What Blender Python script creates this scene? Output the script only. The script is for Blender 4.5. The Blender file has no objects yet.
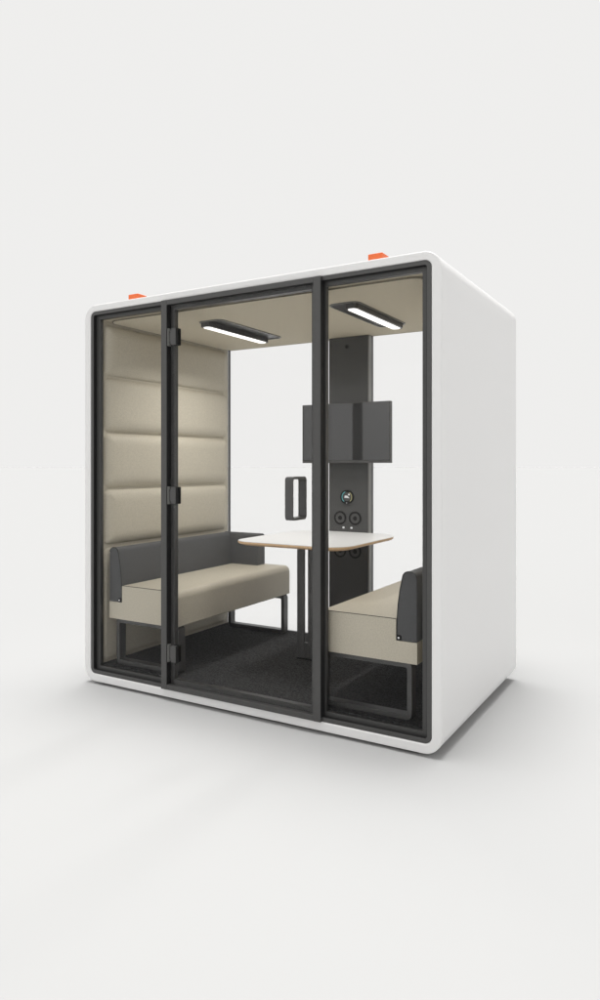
import bpy, bmesh, math, random
from mathutils import Vector, Matrix
R = math.radians
C = bpy.context.scene.collection
S = bpy.context.scene

# ------------------------------------------------------------------ camera
cam = bpy.data.objects.new('camera', bpy.data.cameras.new('camera'))
C.objects.link(cam)
cam.location = (3.2575, -2.965, 1.293)
cam.rotation_euler = (R(90), 0, R(30.53))
cd = cam.data
cd.sensor_fit = 'VERTICAL'; cd.sensor_height = 24; cd.sensor_width = 24
cd.lens = 24 * .697
cd.shift_y = -.035
cd.clip_start = .05; cd.clip_end = 2000
S.camera = cam

# ------------------------------------------------------------------ world: a white studio surround with unseen soft patches added above and in front
W = bpy.data.worlds.new('World'); S.world = W; W.use_nodes = True
nt = W.node_tree; nt.nodes.clear()
def wn(t, **k):
    n = nt.nodes.new(t)
    for a, b in k.items(): setattr(n, a, b)
    return n
wo = wn('ShaderNodeOutputWorld'); bg = wn('ShaderNodeBackground'); tc = wn('ShaderNodeTexCoord')
BASE = .862
def patch(d, c0, c1, amount):
    d = Vector(d).normalized()
    dot = wn('ShaderNodeVectorMath', operation='DOT_PRODUCT'); dot.inputs[1].default_value = d
    nt.links.new(tc.outputs['Generated'], dot.inputs[0])
    mr = wn('ShaderNodeMapRange', interpolation_type='SMOOTHSTEP')
    mr.inputs[1].default_value = c0; mr.inputs[2].default_value = c1
    mr.inputs[3].default_value = 0; mr.inputs[4].default_value = amount
    nt.links.new(dot.outputs['Value'], mr.inputs[0])
    return mr.outputs[0]
p1 = patch((-.06, .0, 1), math.cos(R(18)), math.cos(R(4)), 20.0)
p2 = patch((-.04, .20, 1), math.cos(R(26)), math.cos(R(5)), 3.6)
# the surround is even round the horizon and thins out above, where two added bright patches shape the floor shadow
p4 = patch((-.22, -.90, .55), math.cos(R(34)), math.cos(R(12)), .35)  # fill added behind the camera to brighten the pod front
p3 = patch((0, 0, 1), math.sin(R(38)), math.sin(R(56)), -.62)
ad0 = wn('ShaderNodeMath', operation='ADD'); nt.links.new(p2, ad0.inputs[0]); nt.links.new(p3, ad0.inputs[1])
ad1 = wn('ShaderNodeMath', operation='ADD'); nt.links.new(p1, ad1.inputs[0]); nt.links.new(ad0.outputs[0], ad1.inputs[1])
ad2 = wn('ShaderNodeMath', operation='ADD'); nt.links.new(p4, ad2.inputs[0]); nt.links.new(ad1.outputs[0], ad2.inputs[1])
ad = wn('ShaderNodeMath', operation='ADD'); ad.inputs[1].default_value = BASE
nt.links.new(ad2.outputs[0], ad.inputs[0])
bg.inputs['Color'].default_value = (1, .9945, .982, 1)
nt.links.new(ad.outputs[0], bg.inputs['Strength'])
nt.links.new(bg.outputs[0], wo.inputs[0])

S.view_settings.view_transform = 'Standard'; S.view_settings.look = 'None'
S.view_settings.exposure = 0; S.view_settings.gamma = 1

# ------------------------------------------------------------------ materials
def mat(name, col, rough=.5, spec=.5, bump=None, vary=None, emit=None, coat=0, metal=0, sheen=0):
    m = bpy.data.materials.new(name); m.use_nodes = True
    n = m.node_tree; b = n.nodes['Principled BSDF']
    b.inputs['Base Color'].default_value = (*col, 1)
    b.inputs['Roughness'].default_value = rough
    b.inputs['Specular IOR Level'].default_value = spec
    b.inputs['Metallic'].default_value = metal
    b.inputs['Coat Weight'].default_value = coat
    b.inputs['Sheen Weight'].default_value = sheen
    if emit:
        b.inputs['Emission Color'].default_value = (*emit[0], 1); b.inputs['Emission Strength'].default_value = emit[1]
    tcn = n.nodes.new('ShaderNodeTexCoord')
    if vary:
        sc, amt = vary
        ns = n.nodes.new('ShaderNodeTexNoise'); ns.inputs['Scale'].default_value = sc; ns.inputs['Detail'].default_value = 6
        n.links.new(tcn.outputs['Object'], ns.inputs['Vector'])
        mr = n.nodes.new('ShaderNodeMapRange'); mr.inputs[1].default_value = .3; mr.inputs[2].default_value = .7
        mr.inputs[3].default_value = 1 - amt; mr.inputs[4].default_value = 1 + amt
        n.links.new(ns.outputs['Fac'], mr.inputs[0])
        vm = n.nodes.new('ShaderNodeVectorMath'); vm.operation = 'SCALE'; vm.inputs[0].default_value = col
        n.links.new(mr.outputs[0], vm.inputs['Scale']); n.links.new(vm.outputs[0], b.inputs['Base Color'])
    if bump:
        kind, sc, st, dist = bump
        if kind == 'voronoi':
            t = n.nodes.new('ShaderNodeTexVoronoi'); t.inputs['Scale'].default_value = sc; out = t.outputs['Distance']
        else:
            t = n.nodes.new('ShaderNodeTexNoise'); t.inputs['Scale'].default_value = sc; t.inputs['Detail'].default_value = 5; out = t.outputs['Fac']
        n.links.new(tcn.outputs['Object'], t.inputs['Vector'])
        bp = n.nodes.new('ShaderNodeBump'); bp.inputs['Strength'].default_value = st; bp.inputs['Distance'].default_value = dist
        n.links.new(out, bp.inputs['Height']); n.links.new(bp.outputs[0], b.inputs['Normal'])
    return m
M = dict(
    floor=mat('studio floor', (.441, .441, .440), .9, 0),
    shell=mat('white shell paint', (.765, .761, .756), .32, .4, bump=('noise', 900, .03, .0005), vary=(1.2, .006)),
    metal=mat('charcoal powder coat', (.059, .058, .0565), .36, .5, bump=('noise', 700, .08, .0004), vary=(60, .05)),
    black=mat('black rubber', (.012, .012, .012), .6, .3),
    leather=mat('taupe upholstery', (.525, .484, .395), .55, .35, bump=('voronoi', 260, .4, .0010), vary=(150, .09)),
    ceiling=mat('taupe ceiling felt', (.60, .548, .44), .8, .2, bump=('noise', 500, .4, .001), vary=(200, .10)),
    ceilingedge=mat('dark taupe seam', (.20, .18, .14), .8, .2),
    fabric=mat('charcoal upholstery', (.085, .086, .088), .8, .25, bump=('noise', 600, .5, .001), vary=(200, .16), sheen=.15),
    piping=mat('piping thread', (.05, .046, .038), .8, .2),
    carpet=mat('charcoal carpet', (.049, .049, .050), .95, .1, bump=('noise', 500, .5, .0015), vary=(108, .6)),
    tablewhite=mat('white laminate', (.69, .69, .69), .35, .4),
    wood=mat('plywood edge', (.66, .45, .27), .5, .3, vary=(120, .15)),
    screen=mat('glossy black screen', (.030, .030, .0305), .035, .9),
    panel=mat('tower panel', (.062, .062, .061), .45, .4, bump=('noise', 500, .06, .0004)),
    frame=mat('shaded charcoal coat', (.047, .0465, .045), .38, .5, vary=(60, .05)),  # same metal as the posts, darkened for shade in the recessed frames
    trim=mat('satin trim', (.20, .20, .19), .3, .5),
    led=mat('lit lamp lens', (.9, .9, .9), .4, .3, emit=((1, .985, .955), 1.1)),
    orange=mat('orange plastic', (.80, .16, .045), .45, .4),
    chrome=mat('polished steel', (.75, .75, .75), .15, .5, metal=1),
    cyan=mat('cyan display light', (.02, .1, .1), .4, .3, emit=((.25, .75, .8), .35)),
    amber=mat('amber display light', (.1, .08, .02), .4, .3, emit=((.8, .75, .4), .35)),
    glyph=mat('white display light', (.1, .1, .1), .4, .3, emit=((1, 1, 1), .55)),
)
g = bpy.data.materials.new('clear glass'); g.use_nodes = True
n = g.node_tree; n.nodes.clear()
o_ = n.nodes.new('ShaderNodeOutputMaterial'); mx = n.nodes.new('ShaderNodeMixShader')
tr = n.nodes.new('ShaderNodeBsdfTransparent'); tr.inputs[0].default_value = (.999, .999, .999, 1)
gl = n.nodes.new('ShaderNodeBsdfGlossy'); gl.inputs['Roughness'].default_value = .0
fr = n.nodes.new('ShaderNodeFresnel'); fr.inputs['IOR'].default_value = 1.14
n.links.new(fr.outputs[0], mx.inputs[0]); n.links.new(tr.outputs[0], mx.inputs[1]); n.links.new(gl.outputs[0], mx.inputs[2])
n.links.new(mx.outputs[0], o_.inputs[0])
M['glass'] = g

# ------------------------------------------------------------------ helpers
def obj(name, bm, m, parent=None, bev=0, seg=3, smooth=True, label=None):
    me = bpy.data.meshes.new(name)
    bmesh.ops.recalc_face_normals(bm, faces=bm.faces)
    bm.to_mesh(me); bm.free()
    mats = m if isinstance(m, (list, tuple)) else [m]
    for x in mats: me.materials.append(M[x])
    o = bpy.data.objects.new(name, me); C.objects.link(o)
    if parent is not None: o.parent = parent
    if smooth:
        for p in me.polygons: p.use_smooth = True
        if not bev: me.set_sharp_from_angle(angle=R(35))
    if bev:
        b = o.modifiers.new('bevel', 'BEVEL'); b.width = bev; b.segments = seg
        b.limit_method = 'ANGLE'; b.angle_limit = R(40); b.harden_normals = True
    if label: o['label'] = label
    return o
def empty(name, loc, label, cat, group=None):
    o = bpy.data.objects.new(name, None); C.objects.link(o); o.location = loc; o.empty_display_size = .1
    o['label'] = label; o['category'] = cat
    if group: o['group'] = group
    return o
def box(bm, x0, x1, y0, y1, z0, z1):
    v = [bm.verts.new(p) for p in ((x0,y0,z0),(x1,y0,z0),(x1,y1,z0),(x0,y1,z0),(x0,y0,z1),(x1,y0,z1),(x1,y1,z1),(x0,y1,z1))]
    for f in ((0,3,2,1),(4,5,6,7),(0,1,5,4),(1,2,6,5),(2,3,7,6),(3,0,4,7)): bm.faces.new([v[i] for i in f])
    return bm
def B(*a):
    return box(bmesh.new(), *a)
def rrect(x0, x1, z0, z1, r, n=10):
    pts = []
    for cx, cz, a0 in ((x1-r, z1-r, 0), (x0+r, z1-r, 90), (x0+r, z0+r, 180), (x1-r, z0+r, 270)):
        for k in range(n+1):
            a = R(a0 + 90*k/n); pts.append((cx + r*math.cos(a), cz + r*math.sin(a)))
    return pts
def prism(bm, pts, a, b, ax='y'):
    """extrude closed 2D outline pts between a and b along an axis"""
    def P(p, t):
        return {'y': (p[0], t, p[1]), 'x': (t, p[0], p[1]), 'z': (p[0], p[1], t)}[ax]
    A = [bm.verts.new(P(p, a)) for p in pts]; Bv = [bm.verts.new(P(p, b)) for p in pts]
    n = len(pts)
    for i in range(n): bm.faces.new((A[i], A[(i+1) % n], Bv[(i+1) % n], Bv[i]))
    bm.faces.new(A); bm.faces.new(Bv[::-1])
    return bm
def ring(bm, outer, inner, a, b, ax='y'):
    def P(p, t):
        return {'y': (p[0], t, p[1]), 'x': (t, p[0], p[1]), 'z': (p[0], p[1], t)}[ax]
    L = [[bm.verts.new(P(p, t)) for p in q] for q in (outer, inner) for t in (a, b)]
    oa, ob, ia, ib = L; n = len(outer)
    for i in range(n):
        j = (i+1) % n
        bm.faces.new((oa[i], oa[j], ob[j], ob[i])); bm.faces.new((ia[j], ia[i], ib[i], ib[j]))
        bm.faces.new((oa[j], oa[i], ia[i], ia[j])); bm.faces.new((ob[i], ob[j], ib[j], ib[i]))
    return bm
def disc(bm, cx, cz, r, y0, y1, n=40):
    return prism(bm, [(cx + r*math.cos(2*math.pi*k/n), cz + r*math.sin(2*math.pi*k/n)) for k in range(n)], y0, y1)
def annulus(bm, cx, cz, r0, r1, y0, y1, n=48, a0=0, a1=360):
    full = abs(a1-a0) >= 360
    if full:
        f = lambda r: [(cx + r*math.cos(2*math.pi*k/n), cz + r*math.sin(2*math.pi*k/n)) for k in range(n)]
        return ring(bm, f(r1), f(r0), y0, y1)
    A = [R(a0 + (a1-a0)*k/n) for k in range(n+1)]
    return prism(bm, [(cx + r1*math.cos(a), cz + r1*math.sin(a)) for a in A] + [(cx + r0*math.cos(a), cz + r0*math.sin(a)) for a in A[::-1]], y0, y1)

# ------------------------------------------------------------------ the studio floor
bm = bmesh.new()
vs = [bm.verts.new((1.1 + 400*math.cos(2*math.pi*k/96), 400*math.sin(2*math.pi*k/96), -.014)) for k in range(96)]
bm.faces.new(vs)
fl = obj('floor', bm, 'floor', smooth=False); fl['kind'] = 'structure'

# ------------------------------------------------------------------ the pod
XW, H, D = 2.235, 2.25, 1.36
IX0, IX1, IZ0, IZ1 = .05, 2.186, .047, 2.210
pod = empty('meeting_pod', (XW/2, D/2, 0), 'large white office meeting pod with rounded corners and charcoal framed glass front', 'meeting pod')
PINV = Matrix.Translation((-XW/2, -D/2, 0))
def part(name, bm, m, parent=None, **k):
    """part of the pod, drawn in world coordinates"""
    bm.transform(PINV)
    return obj(name, bm, m, parent or pod, **k)
bm = ring(bmesh.new(), rrect(0, XW, 0, H, .088, 16), rrect(IX0, IX1, IZ0, IZ1, .034, 16), 0, D)
part('shell', bm, 'shell', bev=.007, seg=4)
part('plinth', B(.12, XW-.12, .03, D-.03, -.0135, .002), 'black')

# upholstered lining: walls, ceiling, carpet
def lining(name, x0, x1):
    return part(name, B(x0, x1, .055, 1.325, .048, 2.205), 'leather')
wl = lining('wall_lining', .052, .09)
wr = lining('wall_lining', 2.145, 2.184)
def puff(y0, y1, z0, z1, h=.038, w=.085, r=.04, ny=90, nz=34, xw=.0895, sgn=1):
    bm = bmesh.new()
    def sp(a, b, n):
        # finer near the edges
        return [a + (b-a)*(.5-.5*math.cos(math.pi*i/n))*.6 + (b-a)*i/n*.4 for i in range(n+1)]
    ys, zs = sp(y0, y1, ny), sp(z0, z1, nz)
    V = []
    cy, cz, hy, hz = (y0+y1)/2, (z0+z1)/2, (y1-y0)/2, (z1-z0)/2
    for z in zs:
        row = []
        for y in ys:
            qy, qz = abs(y-cy)-(hy-r), abs(z-cz)-(hz-r)
            d = -(math.hypot(max(qy, 0), max(qz, 0)) + min(max(qy, qz), 0) - r)
            t = min(max(d/w, 0), 1)
            f = (1-(1-t)**2.6)**.62
            f *= .93 + .07*(1-((z-cz)/hz)**2)
            row.append(bm.verts.new((xw + sgn*h*f, y, z)))
        V.append(row)
    for i in range(len(zs)-1):
        for j in range(len(ys)-1):
            bm.faces.new((V[i][j], V[i][j+1], V[i+1][j+1], V[i+1][j]))
    return bm
seams = [2.152, 1.83, 1.49, 1.150, .803]
for wall, xw, s in ((wl, .0895, 1), (wr, 2.1455, -1)):
    for a, b in zip(seams[1:], seams[:-1]):
        part('padded_panel', puff(.070, 1.296, a+.006, b-.006, xw=xw, sgn=s), 'leather', wall)
    part('lower_panel', puff(.070, 1.296, .112, .795, h=.010, w=.02, xw=xw, sgn=s), 'leather', wall)
cl = part('ceiling_lining', B(.06, 2.18, .055, 1.325, 2.169, 2.206), 'ceiling')
bm = prism(bmesh.new(), rrect(.10, 2.115, .088, 1.320, .08, 10), 2.1585, 2.1685, 'z')
part('ceiling_pad', bm, 'ceiling', cl, bev=.003)
bm = ring(bmesh.new(), rrect(.0955, 2.1195, .0835, 1.3245, .084, 10), rrect(.1002, 2.1148, .0882, 1.3198, .080, 10), 2.1590, 2.1655, 'z')
part('ceiling_seam', bm, 'ceilingedge', cl)  # darker ring along the seam line of the pad
part('carpet', B(.052, 2.184, .055, 1.335, .049, .096), 'carpet')

# the glazed front: outer frame, glazing frame, portal with door
bm = ring(bmesh.new(), rrect(IX0+.001, IX1-.001, IZ0+.001, IZ1-.001, .033, 12), rrect(IX0+.022, IX1-.022, IZ0+.022, IZ1-.021, .012, 12), .003, .0235)
ff = part('front_frame', bm, 'metal', bev=.0015, seg=2)
def sidepanel(x0, x1, bx0, bx1):
    bm = ring(bmesh.new(), rrect(x0, x1, IZ0+.001, IZ1-.001, .004, 2), rrect(bx0, bx1, .0905, 2.166, .004, 2), .026, .054)
    f = part('glazing_frame', bm, 'frame', bev=.0012, seg=2)
    part('glass_pane', B(x0+.004, x1-.004, .036, .044, .055, 2.2), 'glass', f)
    return f
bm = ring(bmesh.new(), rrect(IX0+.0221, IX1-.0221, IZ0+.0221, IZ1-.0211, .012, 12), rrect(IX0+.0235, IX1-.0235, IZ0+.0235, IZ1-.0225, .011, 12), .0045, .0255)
part('shade_strip', bm, 'black', ff)  # black liner stands in for shade on the frame's inner side
sidepanel(IX0+.001, .6185, .102, .611)
sidepanel(1.6325, IX1-.001, 1.640, 2.135)
bm = bmesh.new()
box(bm, .619, .659, -.015, .056, .048, 2.208)
part('door_post', bm, 'metal', bev=.0018)
part('door_post', B(1.591, 1.632, -.015, .056, .048, 2.208), 'metal', bev=.0018)
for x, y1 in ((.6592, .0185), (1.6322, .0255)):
    part('shade_strip', B(x, x+.0015, -.0125, y1, .077 if x < 1 else .0715, 2.18 if x < 1 else 2.187), 'black')  # black strips paint the shade on the posts' right sides
part('shade_strip', B(.661, 1.5905, -.0125, .0185, 2.1790, 2.1808), 'black')  # black strip as painted shade under the top rail
part('door_rail', B(.6595, 1.5905, -.0145, .055, 2.181, 2.2075), 'metal', bev=.0015)
part('door_rail', B(.6595, 1.5905, -.0145, .055, .0485, .076), 'metal', bev=.0015)
bm = ring(bmesh.new(), rrect(.6595, 1.5905, .0765, 2.1805, .001, 1), rrect(.688, 1.565, .101, 2.158, .003, 1), .019, .05)
part('door_stop', bm, 'frame', bev=.0012, seg=2)
door = part('door', B(.664, 1.587, .007, .015, .079, 2.178), 'glass')
def hinge(zc):
    z0, z1 = zc-.049, zc+.049
    bm = prism(bmesh.new(), rrect(.685, .722, z0+.003, z1-.003, .004, 3), -.010, .0066)   # clamp on the glass
    h = part('hinge', bm, 'metal', door, bev=.0015, seg=2)
    def sub(name, bm, m):
        bm.transform(PINV); return obj(name, bm, m, door, bev=.0012, seg=2)
    sub('hinge_leaf', B(.6612, .667, -.009, .0155, z0, z1), 'trim')
    sub('hinge_knuckle', B(.6685, .6835, -.003, .006, z0+.018, z1-.018), 'metal')
    sub('hinge_shade', B(.7223, .7275, -.013, .0066, z0+.002, z1-.002), 'black')  # black strip stands in for the clamp's shaded right edge
    sub('hinge_clamp', prism(bmesh.new(), rrect(.685, .7275, z0+.002, z1-.002, .006, 4), .0154, .028), 'black')
for z in (2.002, 1.125, .249): hinge(z)
# pull handle: a flat band bent to a rounded loop that passes through the glass
bm = ring(bmesh.new(), rrect(-.033, .107, 1.018, 1.235, .020, 8), rrect(-.023, .097, 1.031, 1.222, .011, 8), 1.441, 1.486, 'x')
part('handle', bm, 'metal', door, bev=.002, seg=2)

# the glazed back
bm = ring(bmesh.new(), rrect(.092, 2.143, .06, 2.2, .01, 3), rrect(.096, 2.139, .096, 2.164, .003, 3), 1.3255, 1.352)
bf = part('back_frame', bm, 'metal')
part('glass_pane', B(.094, 2.141, 1.337, 1.345, .062, 2.199), 'glass', bf)

# transport tabs on the roof
for x in (.270, 1.835):
    bm = prism(bmesh.new(), [(.09, H-.004), (.215, H-.004), (.215, H+.022), (.165, H+.056), (.09, H+.056)], x, x+.075, 'x')
    part('roof_tab', bm, 'orange', bev=.003)

# technology tower against the back glass
tw = part('tower', B(1.003, 1.294, 1.250, 1.288, .0965, 2.158), 'panel', bev=.001)
part('tower_trim', B(1.2945, 1.302, 1.2515, 1.2875, .0965, 2.158), 'trim', tw, bev=.002)
part('tower_spine', B(1.03, 1.300, 1.2885, 1.325, .0965, 2.158), 'metal', tw)
yF = 1.250
def sock(x, z):
    bm = bmesh.new()
    annulus(bm, x, z, .034, .046, yF-.004, yF+.002)
    disc(bm, x, z, .0335, yF-.0012, yF+.002)
    annulus(bm, x, z, .009, .015, yF-.0035, yF+.002, 24)
    for f in bm.faces: f.material_index = 0
    return part('power_socket', bm, 'black', tw)
for x in (1.089, 1.201):
    for z in (.935, .712): 
        s = sock(x, z)
        bm = annulus(bmesh.new(), x, z, .0155, .0330, yF-.0028, yF-.0014, 32)
        part('socket_face', bm, 'metal', tw)
bm = bmesh.new(); annulus(bm, 1.142, 1.077, .041, .048, yF-.010, yF+.002); disc(bm, 1.142, 1.077, .0405, yF-.006, yF+.002)
part('control_dial', bm, 'black', tw)
part('dial_light', annulus(bmesh.new(), 1.142, 1.077, .0335, .038, yF-.0075, yF-.0062, 30, 110, 235), 'cyan', tw, label='cyan arc on the left of the round dial')
part('dial_light', annulus(bmesh.new(), 1.142, 1.077, .0335, .038, yF-.0075, yF-.0062, 30, -50, 60), 'amber', tw, label='pale amber arc on the right of the round dial')
bm = disc(bmesh.new(), 1.142, 1.079, .029, yF-.0072, yF-.0061)
part('dial_face', bm, 'metal', tw)
bm = bmesh.new()
prism(bm, [(1.124, 1.072), (1.162, 1.070), (1.146, 1.086), (1.128, 1.087)], yF-.0086, yF-.0074)
part('dial_symbol', bm, 'glyph', tw)
part('dial_dot', disc(bmesh.new(), 1.158, 1.094, .006, yF-.0086, yF-.0074, 16), 'glyph', tw)
part('dial_dot', disc(bmesh.new(), 1.142, 1.0375, .0025, yF-.0120, yF-.0101, 12), 'glyph', tw)
for x in (1.114, 1.174):
    part('tower_led', prism(bmesh.new(), rrect(x-.007, x+.007, .864, .876, .003, 3), yF-.003, yF+.001), 'glyph', tw)  # small white LEDs below the upper sockets
bm = annulus(bmesh.new(), 1.14, 2.092, .006, .014, yF-.005, yF+.002, 24); disc(bm, 1.14, 2.092, .0055, yF-.002, yF+.002, 16)
part('sensor', bm, 'black', tw)

# ------------------------------------------------------------------ wall screen
sc = empty('wall_screen', (1.18, 1.249, 1.50), 'flat charcoal wide screen mounted across the dark tower above the table', 'screen')
def spart(name, bm, m, **k):
    bm.transform(Matrix.Translation((-1.18, -1.249, -1.50))); return obj(name, bm, m, sc, **k)
spart('casing', B(.842, 1.499, 1.158, 1.192, 1.3065, 1.703), 'metal', bev=.002)
spart('display', B(.845, 1.496, 1.1545, 1.1578, 1.325, 1.700), 'screen', bev=.0008)
spart('mount', B(1.05, 1.26, 1.1925, 1.2440, 1.40, 1.62), 'black')

sc.rotation_euler = (0, 0, -.027)      # turned slightly to place the post's reflection in the display

# ------------------------------------------------------------------ table
tb = empty('meeting_table', (1.117, .79, .096), 'white meeting table with plywood edge and rounded corners on a charcoal leg', 'table')
def tpart(name, bm, m, p=None, **k):
    bm.transform(Matrix.Translation((-1.117, -.79, -.096))); return obj(name, bm, m, p or tb, **k)
def inset(d, n=16):
    x0, x1, y0, y1 = .785+d, 1.545-d, .398+d, 1.249-d
    pts = []
    for cx, cy, r, a0 in ((x1-.20+d, y1-.20+d, .20-d, 0), (x0+.20-d, y1-.20+d, .20-d, 90), (x0+.13-d, y0+.13-d, .13-d, 180), (x1-.14+d, y0+.14-d, .14-d, 270)):
        for k in range(n+1):
            a = R(a0 + 90*k/n); pts.append((cx + r*math.cos(a), cy + r*math.sin(a)))
    return pts
top = inset(0)
bm = bmesh.new()
prof = [(.035, .8170), (.010, .8235), (.001, .8300), (0, .8350), (.0015, .8392), (.004, .8402)]
loops = []
for d, z in prof: loops.append([bm.verts.new((x, y, z)) for x, y in inset(d)])
nn = len(top)
for a, b in zip(loops[:-1], loops[1:]):
    for i in range(nn): bm.faces.new((a[i], a[(i+1) % nn], b[(i+1) % nn], b[i]))
bm.faces.new(loops[0]); bm.faces.new(loops[-1])
et = tpart('tabletop_edge', bm, 'wood')
tpart('tabletop', prism(bmesh.new(), inset(.0025), .8395, .8425, 'z'), 'tablewhite')
tpart('leg', prism(bmesh.new(), rrect(1.047, 1.097, .745, .765, .004, 4), .104, .812, 'z'), 'metal', bev=.001)
tpart('leg', prism(bmesh.new(), rrect(1.124, 1.180, .745, .765, .004, 4), .104, .812, 'z'), 'metal', bev=.001)
tpart('leg_bracket', B(1.0975, 1.1235, .747, .763, .107, .20), 'metal')
tpart('mounting_plate', B(.98, 1.32, .64, .90, .808, .8155), 'metal')
tpart('foot', prism(bmesh.new(), rrect(1.041, 1.186, .736, .775, .015, 6), .0965, .1055, 'z'), 'black', bev=.003)

# ------------------------------------------------------------------ benches
YF, YB = .080, 1.322
def bench(mirror):
    """the left-hand bench is drawn; mirror flips it about the middle of the pod"""
    cx = .39
    fx = (lambda x: 2.213-x) if mirror else (lambda x: x)
    ox = fx(cx)
    lab = ('taupe bench seat with charcoal backrest in the front right of the pod, nearest the camera' if mirror else
           'long taupe bench with charcoal backrest against the padded quilted wall')
    e = empty('bench', (ox, .7, .096), lab, 'bench', 'facing benches inside the pod')
    def bp(name, bm, m, p=None, **k):
        for v in bm.verts: v.co.x = fx(v.co.x)
        bm.transform(Matrix.Translation((-ox, -.7, -.096)))
        return obj(name, bm, m, p or e, **k)
    # seat cushion: L-shaped end profile, soft top front edge and soft back end
    bm = bmesh.new()
    r = .042
    pr = [(.124, .370), (.648, .370), (.655, .377)]
    for k in range(9):
        a = R(90*k/8); pr.append((.655-r+r*math.cos(a), .572-r+r*math.sin(a)))
    pr += [(.231, .572), (.229, .570), (.229, .472), (.227, .470), (.126, .470), (.124, .468)]
    # loft along y, shrinking at the far end so the end rounds off
    st = [(YF, 0), (YF+.0015, -.0015)]
    cxm, czm = .39, .46
    ys = [(YF, .0025), (YF+.0025, 0), (YB-.028, 0)] + [(YB-.028+.028*math.sin(R(a)), .028*(1-math.cos(R(a)))) for a in (20, 40, 60, 78, 90)]
    L = []
    for y, sh in ys:
        row = []
        for x, z in pr:
            xx, zz = x, z
            if x > .5: xx = x - sh
            if z > .50: zz = z - sh
            row.append(bm.verts.new((xx, y, zz)))
        L.append(row)
    npf = len(pr)
    for a, b in zip(L[:-1], L[1:]):
        for i in range(npf): bm.faces.new((a[i], a[(i+1) % npf], b[(i+1) % npf], b[i]))
    bm.faces.new(L[0]); bm.faces.new(L[-1])
    seat = bp('seat', bm, 'leather')
    # piping along the top of the front end
    bm = bmesh.new()
    pp = [(x, z) for x, z in pr if z > .50 or x > .6][2:]
    pp = [p for p in pp if p[1] > .44]
    path = [(x, z) for x, z in pp]
    n0 = None; rr = .0018
    for i, (x, z) in enumerate(path):
        c = [bm.verts.new((x + rr*math.cos(R(a)), YF + rr*.8*math.sin(R(a)) + .001, z + rr*math.cos(R(a)))) for a in (0, 90, 180, 270)]
        if n0:
            for k in range(4): bm.faces.new((n0[k], n0[(k+1) % 4], c[(k+1) % 4], c[k]))
        n0 = c
    bp('piping', bm, 'piping', seat)
    # backrest: tapered profile with rounded top, plus the wing at the far end
    def bprof(x0, s=1):
        # (offset from wall side, height)
        q = [(0, .4715), (.099, .4715), (.100, .50), (.098, .57), (.093, .64), (.084, .705), (.074, .752)]
        for k in range(7):
            a = R(14 + 76*k/6); q.append((.037 + .034*math.cos(a), .763 + .034*math.sin(a)))
        q += [(.024, .796), (.014, .792), (.006, .784), (.001, .772), (0, .755)]
        return q
    bm = bmesh.new()
    q = [(.126+a, z) for a, z in bprof(0)]
    prism(bm, q, YF+.001, YB-.11)
    # back block in the corner, then the wing turning inwards
    prism(bm, [(1.283-a, z) for a, z in bprof(0)], .126, .455, 'x')
    bk = bp('backrest', bm, 'fabric', bev=.003, seg=2)
    pth = [(.126+a, z) for a, z in bprof(0)][1:-1]
    bm = bmesh.new(); n0 = None
    for x, z in pth:
        c = [bm.verts.new((x + .0022*math.cos(R(a)), YF + .001 + .0022*math.sin(R(a)), z + .0022*math.cos(R(a)))) for a in (0, 90, 180, 270)]
        if n0:
            for k in range(4): bm.faces.new((n0[k], n0[(k+1) % 4], c[(k+1) % 4], c[k]))
        n0 = c
    bp('piping', bm, 'black', bk)
    bm = disc(bmesh.new(), .213, .486, .0045, YF-.008, YF, 16)
    bp('stud', bm, 'chrome', bk)
    bm = annulus(bmesh.new(), .213, .486, .0047, .012, YF-.0065, YF+.0005, 24)
    bp('stud_ring', bm, 'black', bk)
    # sled legs: flat bar bent to rounded loops
    for y in (.104, 1.235):
        bm = ring(bmesh.new(), rrect(.160, .648, .0965, .3695, .026, 7), rrect(.184, .624, .1205, .3425, .008, 7), y, y+.055)
        bp('leg', bm, 'metal', bev=.0018, seg=2)
    bp('seat_frame', B(.20, .58, .1545, 1.2345, .352, .3695), 'metal')
    return e
bench(False); bench(True)

# ------------------------------------------------------------------ ceiling lights
LAMP = 6.0
def clight(mirror):
    fx = (lambda x: 2.235-x) if mirror else (lambda x: x)
    ox = fx(.67)
    e = empty('ceiling_light', (ox, .7, 2.1585),
              'slim black ceiling light with lit white strip above the right bench' if mirror else
              'slim black ceiling light with lit white strip beside the quilted wall', 'ceiling light', 'pair of ceiling lights in the pod')
    def lp(name, bm, m, **k):
        for v in bm.verts: v.co.x = fx(v.co.x)
        bm.transform(Matrix.Translation((-ox, -.7, -2.1585))); return obj(name, bm, m, e, **k)
    lp('tray', ring(bmesh.new(), rrect(.580, .762, .345, 1.045, .042, 10), rrect(.587, .755, .352, 1.038, .036, 10), 2.1510, 2.1583, 'z'), 'trim')  # lighter rim: the light it catches is put into its colour
    lp('recess', prism(bmesh.new(), rrect(.5875, .7545, .3525, 1.0375, .0355, 10), 2.1565, 2.1583, 'z'), 'metal')
    lp('housing', prism(bmesh.new(), rrect(.592, .666, .356, 1.022, .026, 10), 2.126, 2.1568, 'z'), 'metal', bev=.003)
    lp('lens', prism(bmesh.new(), rrect(.604, .656, .370, 1.006, .022, 10), 2.1225, 2.1262, 'z'), 'led', bev=.001)
    # area light added just below the lit lens, its spread narrowed downwards
    la = bpy.data.lights.new('lamp', 'AREA'); la.shape = 'RECTANGLE'; la.size = .05; la.size_y = .62
    la.energy = LAMP; la.color = (1, .985, .955); la.spread = R(140)
    lo = bpy.data.objects.new('lamp', la); C.objects.link(lo); lo.parent = e
    lo.location = (fx(.631)-ox, -.012, 2.1215-2.1585)
    return e
clight(False); clight(True)
